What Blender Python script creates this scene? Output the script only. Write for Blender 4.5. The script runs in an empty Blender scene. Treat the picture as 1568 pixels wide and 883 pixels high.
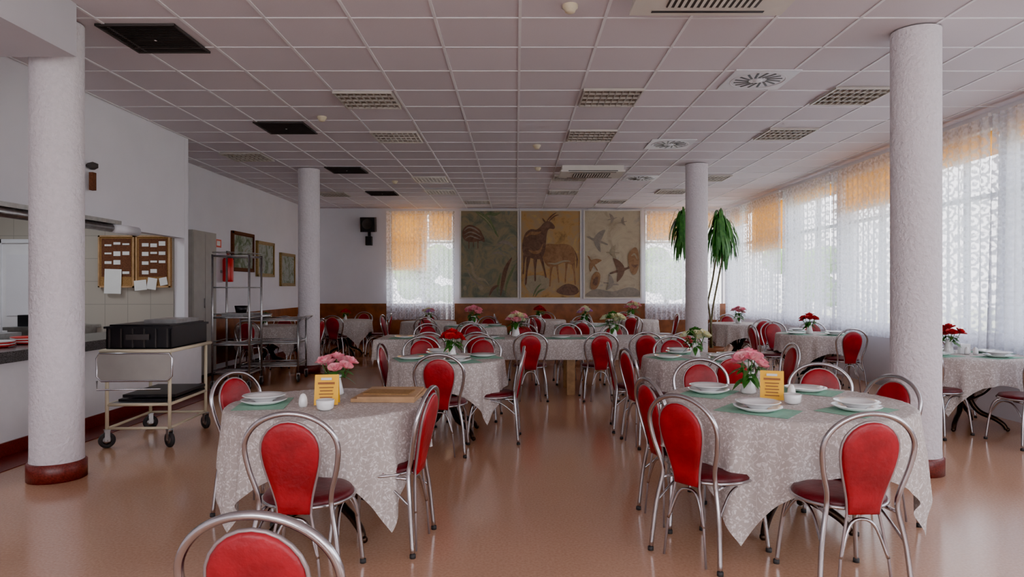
import bpy, bmesh, math, random
from mathutils import Vector, Matrix
random.seed(7)
scene=bpy.context.scene
PI=math.pi
EYE=1.42; H=3.40

# ------------------------------------------------------------ materials
def newmat(name):
    m=bpy.data.materials.new(name); m.use_nodes=True
    nt=m.node_tree; b=nt.nodes.get('Principled BSDF'); o=nt.nodes.get('Material Output')
    return m,nt,b,o
def pm(name,col,rough=.5,metal=0,var=0.0,vscale=8,bump=0.0,bscale=60,col2=None,coat=0):
    m,nt,b,o=newmat(name)
    b.inputs['Base Color'].default_value=(*col,1); b.inputs['Roughness'].default_value=rough
    b.inputs['Metallic'].default_value=metal
    if coat: b.inputs['Coat Weight'].default_value=coat
    tc=nt.nodes.new('ShaderNodeTexCoord')
    if var>0 or col2:
        n=nt.nodes.new('ShaderNodeTexNoise'); n.inputs['Scale'].default_value=vscale; n.inputs['Detail'].default_value=5
        nt.links.new(tc.outputs['Object'],n.inputs['Vector'])
        r=nt.nodes.new('ShaderNodeValToRGB')
        c2=col2 if col2 else tuple(c*(1-var) for c in col)
        r.color_ramp.elements[0].position=.35; r.color_ramp.elements[1].position=.65
        r.color_ramp.elements[0].color=(*c2,1); r.color_ramp.elements[1].color=(*col,1)
        nt.links.new(n.outputs['Fac'],r.inputs['Fac']); nt.links.new(r.outputs['Color'],b.inputs['Base Color'])
    if bump>0:
        n2=nt.nodes.new('ShaderNodeTexNoise'); n2.inputs['Scale'].default_value=bscale; n2.inputs['Detail'].default_value=3
        nt.links.new(tc.outputs['Object'],n2.inputs['Vector'])
        bp=nt.nodes.new('ShaderNodeBump'); bp.inputs['Strength'].default_value=bump; bp.inputs['Distance'].default_value=.02
        nt.links.new(n2.outputs['Fac'],bp.inputs['Height']); nt.links.new(bp.outputs['Normal'],b.inputs['Normal'])
    return m
M={}
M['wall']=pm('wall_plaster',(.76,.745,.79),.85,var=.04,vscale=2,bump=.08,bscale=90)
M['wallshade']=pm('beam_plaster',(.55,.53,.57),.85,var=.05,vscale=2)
M['column']=pm('column_roughcast',(.74,.70,.735),.9,var=.08,vscale=30,bump=.8,bscale=38)
M['redbase']=pm('red_terrazzo',(.20,.035,.028),.35,var=.5,vscale=90)
M['chrome']=pm('chrome',(.50,.49,.51),.22,1)
M['steel']=pm('stainless_steel',(.45,.45,.45),.35,1,var=.2,vscale=20)
M['bead']=pm('pad_bead',(.35,.29,.29),.35,.5)
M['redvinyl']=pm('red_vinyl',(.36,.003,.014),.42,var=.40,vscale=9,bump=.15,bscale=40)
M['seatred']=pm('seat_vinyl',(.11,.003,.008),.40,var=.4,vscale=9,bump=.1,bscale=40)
M['iron']=pm('bronze_cast',(.06,.035,.022),.35,.7,var=.4,vscale=30)
M['wood']=pm('light_wood',(.52,.31,.15),.5,var=.3,vscale=12)
M['wainscot']=pm('wainscot_wood',(.28,.095,.03),.45,var=.4,vscale=5)
M['black']=pm('black_plastic',(.012,.012,.014),.4,var=.2)
M['darkgrey']=pm('dark_grille',(.055,.05,.048),.6,var=.2)
M['cream']=pm('cream_plastic',(.62,.54,.38),.5,var=.05)
M['acwhite']=pm('ac_white',(.66,.63,.57),.5,var=.05)
M['white']=pm('white_paint',(.80,.785,.81),.5,var=.04)
M['porcelain']=pm('porcelain',(.85,.86,.86),.12,var=.02,coat=.5)
M['mint']=pm('mint_linen',(.26,.50,.37),.85,var=.15,vscale=40)
M['yellow']=pm('yellow_card',(.95,.50,.004),.5,var=.06)
M['ink']=pm('printed_ink',(.30,.10,.02),.6,var=.1)
M['leaf']=pm('leaf_green',(.06,.20,.04),.5,col2=(.03,.11,.02),vscale=30)
M['leaf2']=pm('dracaena_leaf',(.10,.32,.07),.45,col2=(.04,.15,.04),vscale=14)
M['stem']=pm('stem',(.14,.12,.05),.7,var=.3)
M['terracotta']=pm('terracotta',(.35,.13,.06),.7,var=.2)
M['cork']=pm('cork',(.36,.19,.07),.9,var=.35,vscale=60)
M['corkdark']=pm('dark_cork',(.15,.06,.03),.9,var=.35,vscale=60)
M['paper']=pm('paper',(.75,.75,.73),.7,var=.05)
M['granite']=pm('granite',(.16,.16,.16),.25,col2=(.035,.035,.035),vscale=140)
M['locker']=pm('locker_paint',(.36,.34,.31),.5,var=.08)
M['fire']=pm('extinguisher_red',(.6,.01,.01),.3,var=.1)
M['green']=pm('exit_green',(.02,.35,.12),.5,var=.1)
M['gold']=pm('gilt_frame',(.35,.24,.10),.4,.3,var=.3,vscale=30)
M['frameW']=pm('painting_frame',(.66,.64,.60),.6,var=.1)
M['grass']=pm('pale_bounce_lawn',(.47,.46,.40),.9,col2=(.36,.42,.26),vscale=.6)  # lawn colour paled so the ground bounces more light onto the ceiling
M['tree']=pm('tree_leaf',(.26,.40,.16),.9,col2=(.14,.26,.08),vscale=3)
M['rubber']=pm('rubber',(.04,.04,.04),.7,var=.2)
M['pvc']=pm('window_frame',(.42,.43,.45),.4,var=.05)
M['fl_pink']=pm('petal_pink',(.85,.16,.28),.6,col2=(.88,.48,.50),vscale=25)
M['fl_red']=pm('petal_red',(.65,.01,.02),.55,var=.4,vscale=25)
M['fl_yellow']=pm('petal_cream',(.80,.72,.32),.6,col2=(.75,.8,.6),vscale=25)
M['fl_purple']=pm('petal_purple',(.38,.12,.55),.6,col2=(.75,.5,.7),vscale=25)
M['bulkhead']=pm('fixture_enamel',(.74,.74,.78),.4,var=.05)
M['reflector']=pm('louvre_reflector',(.14,.09,.05),.35,.4,var=.2)
M['blade']=pm('louvre_blade',(.55,.51,.46),.35,.3,var=.05)

def tile_ceiling():
    m,nt,b,o=newmat('ceiling_tiles')
    tc=nt.nodes.new('ShaderNodeTexCoord'); mp=nt.nodes.new('ShaderNodeMapping')
    mp.inputs['Location'].default_value=(-.03/.625,-4.94/.605,0); mp.inputs['Scale'].default_value=(1/.625,1/.605,0)
    nt.links.new(tc.outputs['Object'],mp.inputs['Vector'])
    fl=nt.nodes.new('ShaderNodeVectorMath'); fl.operation='FLOOR'; nt.links.new(mp.outputs[0],fl.inputs[0])
    wn=nt.nodes.new('ShaderNodeTexWhiteNoise'); nt.links.new(fl.outputs[0],wn.inputs['Vector'])
    r=nt.nodes.new('ShaderNodeValToRGB'); r.color_ramp.elements[0].color=(.66,.605,.64,1); r.color_ramp.elements[1].color=(.73,.67,.71,1)
    nt.links.new(wn.outputs['Value'],r.inputs['Fac'])
    n=nt.nodes.new('ShaderNodeTexNoise'); n.inputs['Scale'].default_value=120
    nt.links.new(tc.outputs['Object'],n.inputs['Vector'])
    mx=nt.nodes.new('ShaderNodeMixRGB'); mx.blend_type='MULTIPLY'; mx.inputs['Fac'].default_value=.12
    nt.links.new(r.outputs['Color'],mx.inputs[1]); nt.links.new(n.outputs['Fac'],mx.inputs[2])
    nt.links.new(mx.outputs[0],b.inputs['Base Color']); b.inputs['Roughness'].default_value=.85
    return m
M['ceil']=tile_ceiling()
def floor_mat():
    m,nt,b,o=newmat('floor_linoleum')
    tc=nt.nodes.new('ShaderNodeTexCoord')
    n=nt.nodes.new('ShaderNodeTexNoise'); n.inputs['Scale'].default_value=70; n.inputs['Detail'].default_value=6
    n2=nt.nodes.new('ShaderNodeTexNoise'); n2.inputs['Scale'].default_value=1.3; n2.inputs['Detail'].default_value=2
    for q in (n,n2): nt.links.new(tc.outputs['Object'],q.inputs['Vector'])
    r=nt.nodes.new('ShaderNodeValToRGB'); r.color_ramp.elements[0].position=.35; r.color_ramp.elements[1].position=.7
    r.color_ramp.elements[0].color=(.52,.285,.18,1); r.color_ramp.elements[1].color=(.62,.375,.25,1)
    nt.links.new(n.outputs['Fac'],r.inputs['Fac'])
    mx=nt.nodes.new('ShaderNodeMixRGB'); mx.blend_type='MULTIPLY'; mx.inputs['Fac'].default_value=.12
    nt.links.new(r.outputs['Color'],mx.inputs[1]); nt.links.new(n2.outputs['Fac'],mx.inputs[2])
    nt.links.new(mx.outputs[0],b.inputs['Base Color'])
    mr=nt.nodes.new('ShaderNodeMapRange'); mr.inputs['To Min'].default_value=.12; mr.inputs['To Max'].default_value=.2
    nt.links.new(n2.outputs['Fac'],mr.inputs['Value']); nt.links.new(mr.outputs[0],b.inputs['Roughness'])
    b.inputs['Specular IOR Level'].default_value=.75
    return m
M['floor']=floor_mat()
def cloth_mat():
    m,nt,b,o=newmat('tablecloth_floral')
    tc=nt.nodes.new('ShaderNodeTexCoord')
    n=nt.nodes.new('ShaderNodeTexNoise'); n.inputs['Scale'].default_value=14; n.inputs['Detail'].default_value=2
    nt.links.new(tc.outputs['Object'],n.inputs['Vector'])
    add=nt.nodes.new('ShaderNodeMixRGB'); add.blend_type='ADD'; add.inputs['Fac'].default_value=.10
    nt.links.new(tc.outputs['Object'],add.inputs[1]); nt.links.new(n.outputs['Color'],add.inputs[2])
    v=nt.nodes.new('ShaderNodeTexVoronoi'); v.inputs['Scale'].default_value=46
    nt.links.new(add.outputs[0],v.inputs['Vector'])
    v2=nt.nodes.new('ShaderNodeTexVoronoi'); v2.inputs['Scale'].default_value=22; v2.feature='DISTANCE_TO_EDGE'
    nt.links.new(add.outputs[0],v2.inputs['Vector'])
    r=nt.nodes.new('ShaderNodeValToRGB'); r.color_ramp.elements[0].position=.26; r.color_ramp.elements[1].position=.38
    r.color_ramp.elements[0].color=(1,1,1,1); r.color_ramp.elements[1].color=(0,0,0,1)
    nt.links.new(v.outputs['Distance'],r.inputs['Fac'])
    r2=nt.nodes.new('ShaderNodeValToRGB'); r2.color_ramp.elements[0].position=.02; r2.color_ramp.elements[1].position=.05
    r2.color_ramp.elements[0].color=(.6,.6,.6,1); r2.color_ramp.elements[1].color=(0,0,0,1)
    nt.links.new(v2.outputs['Distance'],r2.inputs['Fac'])
    mx=nt.nodes.new('ShaderNodeMixRGB'); mx.blend_type='LIGHTEN'; mx.inputs['Fac'].default_value=1
    nt.links.new(r.outputs[0],mx.inputs[1]); nt.links.new(r2.outputs[0],mx.inputs[2])
    c=nt.nodes.new('ShaderNodeMixRGB'); nt.links.new(mx.outputs[0],c.inputs['Fac'])
    c.inputs[1].default_value=(.47,.415,.385,1); c.inputs[2].default_value=(.74,.70,.685,1)
    nt.links.new(c.outputs[0],b.inputs['Base Color']); b.inputs['Roughness'].default_value=.8
    return m
M['cloth']=cloth_mat()
def lace(name,col,lo,hi):
    m,nt,b,o=newmat(name); nt.nodes.remove(b)
    tc=nt.nodes.new('ShaderNodeTexCoord')
    v=nt.nodes.new('ShaderNodeTexVoronoi'); v.inputs['Scale'].default_value=7
    try: v.inputs['Randomness'].default_value=.2
    except: pass
    nt.links.new(tc.outputs['Object'],v.inputs['Vector'])
    s=nt.nodes.new('ShaderNodeMath'); s.operation='MULTIPLY'; s.inputs[1].default_value=16
    nt.links.new(v.outputs['Distance'],s.inputs[0])
    s2=nt.nodes.new('ShaderNodeMath'); s2.operation='SINE'; nt.links.new(s.outputs[0],s2.inputs[0])
    n=nt.nodes.new('ShaderNodeTexNoise'); n.inputs['Scale'].default_value=30; n.inputs['Detail'].default_value=2
    nt.links.new(tc.outputs['Object'],n.inputs['Vector'])
    a=nt.nodes.new('ShaderNodeMath'); a.operation='MULTIPLY_ADD'; a.inputs[1].default_value=.18
    nt.links.new(s2.outputs[0],a.inputs[0]); nt.links.new(n.outputs['Fac'],a.inputs[2])
    r=nt.nodes.new('ShaderNodeMapRange'); r.inputs['From Min'].default_value=.38; r.inputs['From Max'].default_value=.62
    r.inputs['To Min'].default_value=lo; r.inputs['To Max'].default_value=hi
    nt.links.new(a.outputs[0],r.inputs['Value'])
    t=nt.nodes.new('ShaderNodeBsdfTransparent')
    d=nt.nodes.new('ShaderNodeBsdfDiffuse'); d.inputs['Color'].default_value=(*col,1)
    tl=nt.nodes.new('ShaderNodeBsdfTranslucent'); tl.inputs['Color'].default_value=(*col,1)
    m1=nt.nodes.new('ShaderNodeMixShader'); m1.inputs[0].default_value=.45
    nt.links.new(d.outputs[0],m1.inputs[1]); nt.links.new(tl.outputs[0],m1.inputs[2])
    m2=nt.nodes.new('ShaderNodeMixShader'); nt.links.new(r.outputs[0],m2.inputs[0])
    nt.links.new(t.outputs[0],m2.inputs[1]); nt.links.new(m1.outputs[0],m2.inputs[2])
    nt.links.new(m2.outputs[0],o.inputs['Surface'])
    return m
M['lace']=lace('lace_curtain',(.80,.83,.91),.58,.96)
def transl(name,col,fac=.6):
    m,nt,b,o=newmat(name); nt.nodes.remove(b)
    tc=nt.nodes.new('ShaderNodeTexCoord'); n=nt.nodes.new('ShaderNodeTexNoise'); n.inputs['Scale'].default_value=5
    nt.links.new(tc.outputs['Object'],n.inputs['Vector'])
    mx=nt.nodes.new('ShaderNodeMixRGB'); mx.inputs[1].default_value=(*[c*.85 for c in col],1); mx.inputs[2].default_value=(*col,1)
    nt.links.new(n.outputs['Fac'],mx.inputs['Fac'])
    d=nt.nodes.new('ShaderNodeBsdfDiffuse'); tl=nt.nodes.new('ShaderNodeBsdfTranslucent')
    nt.links.new(mx.outputs[0],d.inputs[0]); nt.links.new(mx.outputs[0],tl.inputs[0])
    m1=nt.nodes.new('ShaderNodeMixShader'); m1.inputs[0].default_value=fac
    nt.links.new(d.outputs[0],m1.inputs[1]); nt.links.new(tl.outputs[0],m1.inputs[2])
    nt.links.new(m1.outputs[0],o.inputs['Surface']); return m
M['blind']=transl('amber_blind',(.95,.62,.20),.75)
def tilewall():
    m,nt,b,o=newmat('kitchen_tiles')
    tc=nt.nodes.new('ShaderNodeTexCoord'); mp=nt.nodes.new('ShaderNodeMapping'); mp.inputs['Rotation'].default_value=(PI/2,0,0)
    nt.links.new(tc.outputs['Object'],mp.inputs['Vector'])
    br=nt.nodes.new('ShaderNodeTexBrick'); br.offset=0; br.inputs['Scale'].default_value=1
    br.inputs['Brick Width'].default_value=.3; br.inputs['Row Height'].default_value=.3; br.inputs['Mortar Size'].default_value=.004
    br.inputs['Color1'].default_value=(.42,.375,.32,1); br.inputs['Color2'].default_value=(.39,.35,.30,1); br.inputs['Mortar'].default_value=(.27,.25,.22,1)
    nt.links.new(mp.outputs[0],br.inputs['Vector']); nt.links.new(br.outputs['Color'],b.inputs['Base Color']); b.inputs['Roughness'].default_value=.25
    return m
M['tile']=tilewall()
def paintmat(name,cols,scale):
    m,nt,b,o=newmat(name)
    tc=nt.nodes.new('ShaderNodeTexCoord'); n=nt.nodes.new('ShaderNodeTexNoise'); n.inputs['Scale'].default_value=scale
    n.inputs['Detail'].default_value=9; n.inputs['Distortion'].default_value=1.2; n.inputs['Roughness'].default_value=.65
    nt.links.new(tc.outputs['Object'],n.inputs['Vector'])
    r=nt.nodes.new('ShaderNodeValToRGB'); els=r.color_ramp.elements
    els[0].position=.3; els[0].color=(*cols[0],1); els[1].position=.7; els[1].color=(*cols[-1],1)
    for i,c in enumerate(cols[1:-1]):
        e=els.new(.3+.4*(i+1)/(len(cols)-1)); e.color=(*c,1)
    nt.links.new(n.outputs['Fac'],r.inputs['Fac']); nt.links.new(r.outputs[0],b.inputs['Base Color']); b.inputs['Roughness'].default_value=.7
    return m
M['pa']=paintmat('mural_green',[(.09,.11,.09),(.17,.18,.13),(.27,.23,.14),(.13,.17,.15)],2.2)
M['pb']=paintmat('mural_ochre',[(.20,.13,.06),(.42,.25,.10),(.34,.25,.15),(.50,.32,.11)],2.2)
M['pc']=paintmat('mural_sand',[(.28,.23,.16),(.40,.34,.24),(.46,.40,.28),(.32,.30,.25)],2.2)
M['p_dark']=paintmat('mural_dark_brown',[(.09,.055,.04),(.20,.12,.08)],8)
M['p_brown']=paintmat('mural_brown',[(.18,.10,.05),(.33,.19,.10)],8)
M['p_grey']=paintmat('mural_grey',[(.18,.165,.14),(.30,.26,.21)],8)
M['p_green']=paintmat('mural_leaf',[(.10,.14,.07),(.18,.21,.11)],8)
M['p_pale']=paintmat('mural_pale',[(.35,.30,.20),(.24,.21,.15)],10)
M['p_land']=paintmat('landscape',[(.05,.08,.04),(.16,.2,.12),(.35,.38,.36),(.2,.14,.07)],4)

# ------------------------------------------------------------ mesh builder
def catmull(pts,n=6,closed=False):
    P=[Vector(p) for p in pts]; out=[]; L=len(P)
    rng=range(L) if closed else range(L-1)
    for i in rng:
        if closed: a,b,c,d=P[(i-1)%L],P[i],P[(i+1)%L],P[(i+2)%L]
        else: a,b,c,d=P[max(i-1,0)],P[i],P[i+1],P[min(i+2,L-1)]
        for k in range(n):
            t=k/n
            out.append(.5*((2*b)+(-a+c)*t+(2*a-5*b+4*c-d)*t*t+(-a+3*b-3*c+d)*t**3))
    if not closed: out.append(P[-1])
    return out
class MB:
    def __init__(s): s.v=[]; s.f=[]; s.mi=[]; s.sm=[]; s.ms=[]; s.X=Matrix()
    def mid(s,m):
        m=M[m]
        if m not in s.ms: s.ms.append(m)
        return s.ms.index(m)
    def add(s,vs,fs,m,smooth=True):
        o=len(s.v); s.v+= [s.X@Vector(v) for v in vs]
        k=s.mid(m)
        for f in fs: s.f.append([o+i for i in f]); s.mi.append(k); s.sm.append(smooth)
    def box(s,c,d,m,rz=0,rx=0,ry=0):
        R=Matrix.Rotation(rz,3,'Z')@Matrix.Rotation(ry,3,'Y')@Matrix.Rotation(rx,3,'X'); c=Vector(c); vs=[]
        for z in(-.5,.5):
            for y in(-.5,.5):
                for x in(-.5,.5): vs.append(c+R@Vector((x*d[0],y*d[1],z*d[2])))
        s.add(vs,[(0,2,3,1),(4,5,7,6),(0,1,5,4),(2,6,7,3),(0,4,6,2),(1,3,7,5)],m,False)
    def bb(s,x0,x1,y0,y1,z0,z1,m): s.box(((x0+x1)/2,(y0+y1)/2,(z0+z1)/2),(abs(x1-x0),abs(y1-y0),abs(z1-z0)),m)
    def tube(s,pts,r,m,seg=8,closed=False):
        P=[Vector(p) for p in pts]; n=len(P); rr=r if isinstance(r,(list,tuple)) else [r]*n
        T=[]
        for i in range(n):
            a=P[(i-1)%n] if closed or i>0 else P[i]; b=P[(i+1)%n] if closed or i<n-1 else P[i]
            t=(b-a); T.append(t.normalized() if t.length>1e-9 else Vector((0,0,1)))
        up=Vector((0,0,1)) if abs(T[0].z)<.9 else Vector((1,0,0))
        N=T[0].cross(up).normalized(); vs=[]
        for i in range(n):
            N=(N-T[i]*N.dot(T[i])).normalized(); B=T[i].cross(N)
            for k in range(seg):
                a=2*PI*k/seg; vs.append(P[i]+(N*math.cos(a)+B*math.sin(a))*rr[i])
        fs=[]
        for i in range(n if closed else n-1):
            j=(i+1)%n
            for k in range(seg):
                l=(k+1)%seg; fs.append((i*seg+k,i*seg+l,j*seg+l,j*seg+k))
        if not closed:
            fs.append(tuple(range(seg-1,-1,-1))); fs.append(tuple((n-1)*seg+k for k in range(seg)))
        s.add(vs,fs,m,True)
    def lathe(s,prof,m,seg=24,c=(0,0,0),smooth=True,axis='Z'):
        vs=[];fs=[]; n=len(prof)
        for r,z in prof:
            for k in range(seg):
                a=2*PI*k/seg; r_=max(r,1e-5)
                p=(r_*math.cos(a),r_*math.sin(a),z)
                if axis=='X': p=(p[2],p[0],p[1])
                if axis=='Y': p=(p[1],p[2],p[0])
                vs.append((c[0]+p[0],c[1]+p[1],c[2]+p[2]))
        for i in range(n-1):
            for k in range(seg):
                l=(k+1)%seg; fs.append((i*seg+k,i*seg+l,(i+1)*seg+l,(i+1)*seg+k))
        s.add(vs,fs,m,smooth)
    def grid(s,nu,nv,fn,m,smooth=True):
        vs=[fn(i/nu,j/nv) for j in range(nv+1) for i in range(nu+1)]
        fs=[(j*(nu+1)+i,j*(nu+1)+i+1,(j+1)*(nu+1)+i+1,(j+1)*(nu+1)+i) for j in range(nv) for i in range(nu)]
        s.add(vs,fs,m,smooth)
    def poly(s,pts,m): s.add(pts,[tuple(range(len(pts)))],m,False)
    def sphere(s,c,r,m,seg=12,sc=(1,1,1)):
        k=seg//2; vs=[];fs=[]
        for i in range(k+1):
            ph=PI*i/k; rr=max(math.sin(ph),1e-4)
            for j in range(seg):
                a=2*PI*j/seg; vs.append((c[0]+r*sc[0]*rr*math.cos(a),c[1]+r*sc[1]*rr*math.sin(a),c[2]+r*sc[2]*math.cos(ph)))
        for i in range(k):
            for j in range(seg):
                l=(j+1)%seg; fs.append((i*seg+j,(i+1)*seg+j,(i+1)*seg+l,i*seg+l))
        s.add(vs,fs,m,True)
    def mesh(s,name,clean=True):
        me=bpy.data.meshes.new(name); me.from_pydata([tuple(v) for v in s.v],[],s.f)
        for m in s.ms: me.materials.append(m)
        me.polygons.foreach_set('material_index',s.mi); me.polygons.foreach_set('use_smooth',s.sm)
        if clean:
            bm=bmesh.new(); bm.from_mesh(me); bmesh.ops.remove_doubles(bm,verts=bm.verts,dist=2e-5)
            bmesh.ops.recalc_face_normals(bm,faces=bm.faces); bm.to_mesh(me); bm.free()
        me.update(); return me
    def obj(s,name,loc=(0,0,0),rz=0,clean=True):
        return place(s.mesh(name,clean),name,loc,rz)
def place(me,name,loc,rz=0,sc=1):
    o=bpy.data.objects.new(name,me); o.location=loc; o.rotation_euler=(0,0,rz)
    o.scale=(sc,sc,sc) if not isinstance(sc,tuple) else sc
    scene.collection.objects.link(o); return o
def simple(name,boxes,m):
    b=MB()
    for q in boxes: b.bb(*q,m)
    return b.obj(name)

# ------------------------------------------------------------ room shell
BK=16.85; RX=5.3; LX=-4.37; LX2=-5.2; FR=-2.6
simple('floor',[(-7.2,RX+.3,FR-.1,BK+.3,-.1,0)],'floor')
simple('ceiling',[(-7.2,RX+.3,FR-.1,BK+.3,H,H+.1)],'ceil')
simple('wall_back',[(LX2-.15,-3.15,BK,BK+.25,0,H),(-1.55,3.22,BK,BK+.25,0,H),(5.22,RX+.3,BK,BK+.25,0,H),
  (-3.15,-1.55,BK,BK+.25,0,.9),(3.22,5.22,BK,BK+.25,0,.9),(-3.15,-1.55,BK,BK+.25,3.3,H),(3.22,5.22,BK,BK+.25,3.3,H)],'wall')
simple('trim_wainscot_back',[(LX2,RX,BK-.03,BK-.001,.10,1.0),(LX2,RX,BK-.045,BK-.001,.98,1.02)],'wainscot')
simple('baseboard_back',[(LX2+.03,RX-.03,BK-.05,BK-.031,0,.10)],'redbase')
rb=[(RX,RX+.3,FR,BK+.25,0,.85),(RX,RX+.3,FR,BK+.25,3.2,H)]
for y in (16.6,13.15,11.05,8.95,7.3,5.5,3.2,.8,-1.6): rb.append((RX,RX+.3,y-.07,y+.07,.85,3.2))
simple('wall_right',rb,'wall')
simple('trim_wainscot_right',[(RX-.03,RX-.001,FR,BK-.05,.10,.84)],'wall')
simple('wall_front',[(-7.2,RX+.3,FR-.2,FR,0,.7),(-7.2,RX+.3,FR-.2,FR,3.1,H),(-7.2,-3.6,FR-.2,FR,.7,3.1),(-.6,.6,FR-.2,FR,.7,3.1),(4.0,RX+.3,FR-.2,FR,.7,3.1)],'wall')
simple('wall_left_lintel',[(LX-.12,LX,3.2,8.868,2.07,H)],'wall')
simple('wall_left_near',[(LX-.12,LX,FR,3.198,0,H)],'wall')
simple('wall_left_partition',[(-7.2,LX,8.87,8.97,0,H)],'wall')
simple('wall_recess',[(LX2-.15,LX2,8.97,BK,0,H)],'wall')
simple('trim_wainscot_recess',[(LX2+.001,LX2+.03,11.1,BK-.05,.1,.95)],'wainscot')
simple('wall_kitchen',[(-7.3,-7.2,FR,8.87,0,H)],'tile')
simple('wall_kitchen_tiled',[(-7.15,LX-.13,8.84,8.868,0,2.5)],'tile')
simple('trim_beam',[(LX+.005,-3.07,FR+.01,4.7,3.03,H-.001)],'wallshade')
simple('trim_floor_border',[(LX+.10,LX+.42,3.2,9.64,.0,.006),(LX2+.03,LX2+.5,11.1,BK-.06,0,.006)],'redbase')
simple('baseboard_left',[(LX+.071,LX+.09,3.2,9.2,.0,.12)],'redbase')
b=MB()
x=.03-.625*9
while x<RX:
    if x>-5.19: b.bb(x-.011,x+.011,FR,BK-.002,H-.007,H-.0005,'white')
    x+=.625
y=4.94-.605*12
while y<BK-.05:
    b.bb(LX2,RX-.01,y-.010,y+.010,H-.006,H-.0006,'white'); y+=.605
b.obj('trim_ceiling_grid',clean=False)

# serving counter
b=MB()
b.bb(LX-.55,LX+.07,3.2,8.83,0,.84,'white'); b.bb(LX+.002,LX+.07,8.83,9.2,0,.88,'white')
b.bb(LX-.62,LX+.13,3.2,8.83,.84,.885,'granite'); b.bb(LX-.62,LX+.135,3.2,8.83,.79,.84,'granite')
b.obj('serving_counter')
b=MB()
b.tube([(LX+.09,4.6,2.05),(LX+.09,7.1,2.05)],.045,'steel',12)
b.bb(LX+.01,LX+.15,4.6,7.2,2.09,2.13,'steel')
b.tube([(LX+.09,7.15,2.05),(LX+.09,7.6,2.05)],.05,'bulkhead',12)
b.obj('strip_lamp')
b=MB()
b.bb(-6.72,-6.28,8.80,8.838,0,2.0,'white'); b.bb(-6.76,-6.72,8.78,8.838,0,2.05,'bulkhead'); b.bb(-6.28,-6.24,8.78,8.838,0,2.05,'bulkhead'); b.bb(-6.76,-6.24,8.78,8.838,2.0,2.05,'bulkhead')
b.bb(-6.66,-6.34,8.79,8.80,1.05,1.85,'wall'); b.tube([(-6.34,8.77,1.0),(-6.44,8.77,1.0)],.01,'steel')
b.obj('door_1')
b=MB(); b.box((-6.10,8.80,1.6),(.10,.05,.2),'acwhite'); b.tube(catmull([(-6.15,8.76,1.5),(-6.15,8.74,1.6),(-6.15,8.76,1.7)]),.016,'white')
b.tube(catmull([(-6.13,8.78,1.5),(-6.18,8.77,1.3),(-6.08,8.77,1.25),(-6.06,8.78,1.5)]),.005,'white'); b.obj('wall_telephone')
def corkboard(x0,x1,z0,z1,nm):
    b=MB(); b.bb(x0,x1,8.80,8.838,z0,z1,'cork')
    b.bb(x0+.04,x1-.04,8.796,8.80,z0+.14,z1-.04,'corkdark')
    for e in ((x0,x0+.02,z0,z1),(x1-.02,x1,z0,z1),(x0,x1,z0,z0+.02),(x0,x1,z1-.02,z1)): b.bb(e[0],e[1],8.785,8.80,e[2],e[3],'wood')
    w=x1-x0
    for i in range(3):
        for j in range(4):
            if random.random()<.75:
                cx=x0+.07+(w-.12)*(i+.5)/3; cz=z0+.2+.12*j
                b.box((cx,8.793,cz+random.uniform(-.01,.02)),(w*.19,.004,.02+random.random()*.04),'paper')
    b.obj(nm)
corkboard(-5.46,-4.99,1.42,2.10,'cork_notice_board'); corkboard(-4.97,-4.52,1.42,2.10,'cork_notice_board')
b=MB()
for (cx,cz,w,h,a) in ((-5.26,1.50,.22,.32,.03),(-4.9,1.45,.16,.13,-.1),(-4.75,1.47,.12,.15,.15),(-4.6,1.5,.1,.1,-.2)):
    b.box((cx,8.778,cz),(w,.004,h),'paper',ry=a)
b.obj('pinned_papers')
def plate_mesh(m='porcelain',r=.13):
    b=MB(); b.lathe([(0,.004),(r*.55,.004),(r*.62,.0),(r*.68,.004),(r,.022),(r*1.0,.026),(r*.66,.011),(r*.55,.008),(0,.008)],m,32); return b.mesh('dinner_plate')
PL=plate_mesh()
def bowl_mesh():
    b=MB(); b.lathe([(0,.0),(.05,.0),(.055,.008),(.09,.026),(.118,.036),(.122,.038),(.118,.041),(.088,.030),(.05,.013),(0,.012)],'porcelain',32); return b.mesh('soup_plate')
BW=bowl_mesh()
b=MB()
for (yy,n) in ((6.0,4),(6.35,5),(6.7,3)):
    for i in range(n): b.lathe([(0,.0),(.07,.0),(.13,.02),(.13,.024),(.07,.006),(0,.006)],'fire' if i%2==0 else 'porcelain',24,(-4.62,yy,.886+.012*i))
b.obj('plate_stack')
b=MB(); b.lathe([(0,0),(.16,0),(.17,.13),(.18,.135),(.165,.13),(.15,.01),(0,.01)],'steel',28,(-4.65,5.5,.886)); b.lathe([(0,.19),(.02,.185),(.03,.16),(.17,.137),(.17,.13)],'steel',28,(-4.65,5.5,.886)); b.obj('steel_pot')
b=MB(); b.bb(-6.2,-5.5,8.2,8.83,0,.9,'steel'); b.bb(-6.22,-5.45,8.15,8.835,.9,.94,'steel'); b.bb(-6.15,-5.8,8.3,8.7,.94,1.08,'black'); b.obj('kitchen_worktop')
b=MB(); b.bb(-6.6,-5.6,6.9,7.5,0,.88,'steel'); b.bb(-6.65,-5.55,6.85,7.55,.88,.92,'steel'); b.obj('kitchen_island')
for i,(px,py,r_) in enumerate(((-6.35,7.2,.14),(-5.95,7.15,.11))):
    b=MB(); b.lathe([(0,0),(r_,0),(r_*1.03,.16),(r_*1.1,.165),(r_,.16),(r_*.95,.01),(0,.01)],'steel' if i else 'black',24); b.tube([(r_,0,.13),(r_+.06,0,.14)],.01,'black'); b.tube([(-r_,0,.13),(-r_-.06,0,.14)],.01,'black'); b.obj('cooking_pot',(px,py,.921))

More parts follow.
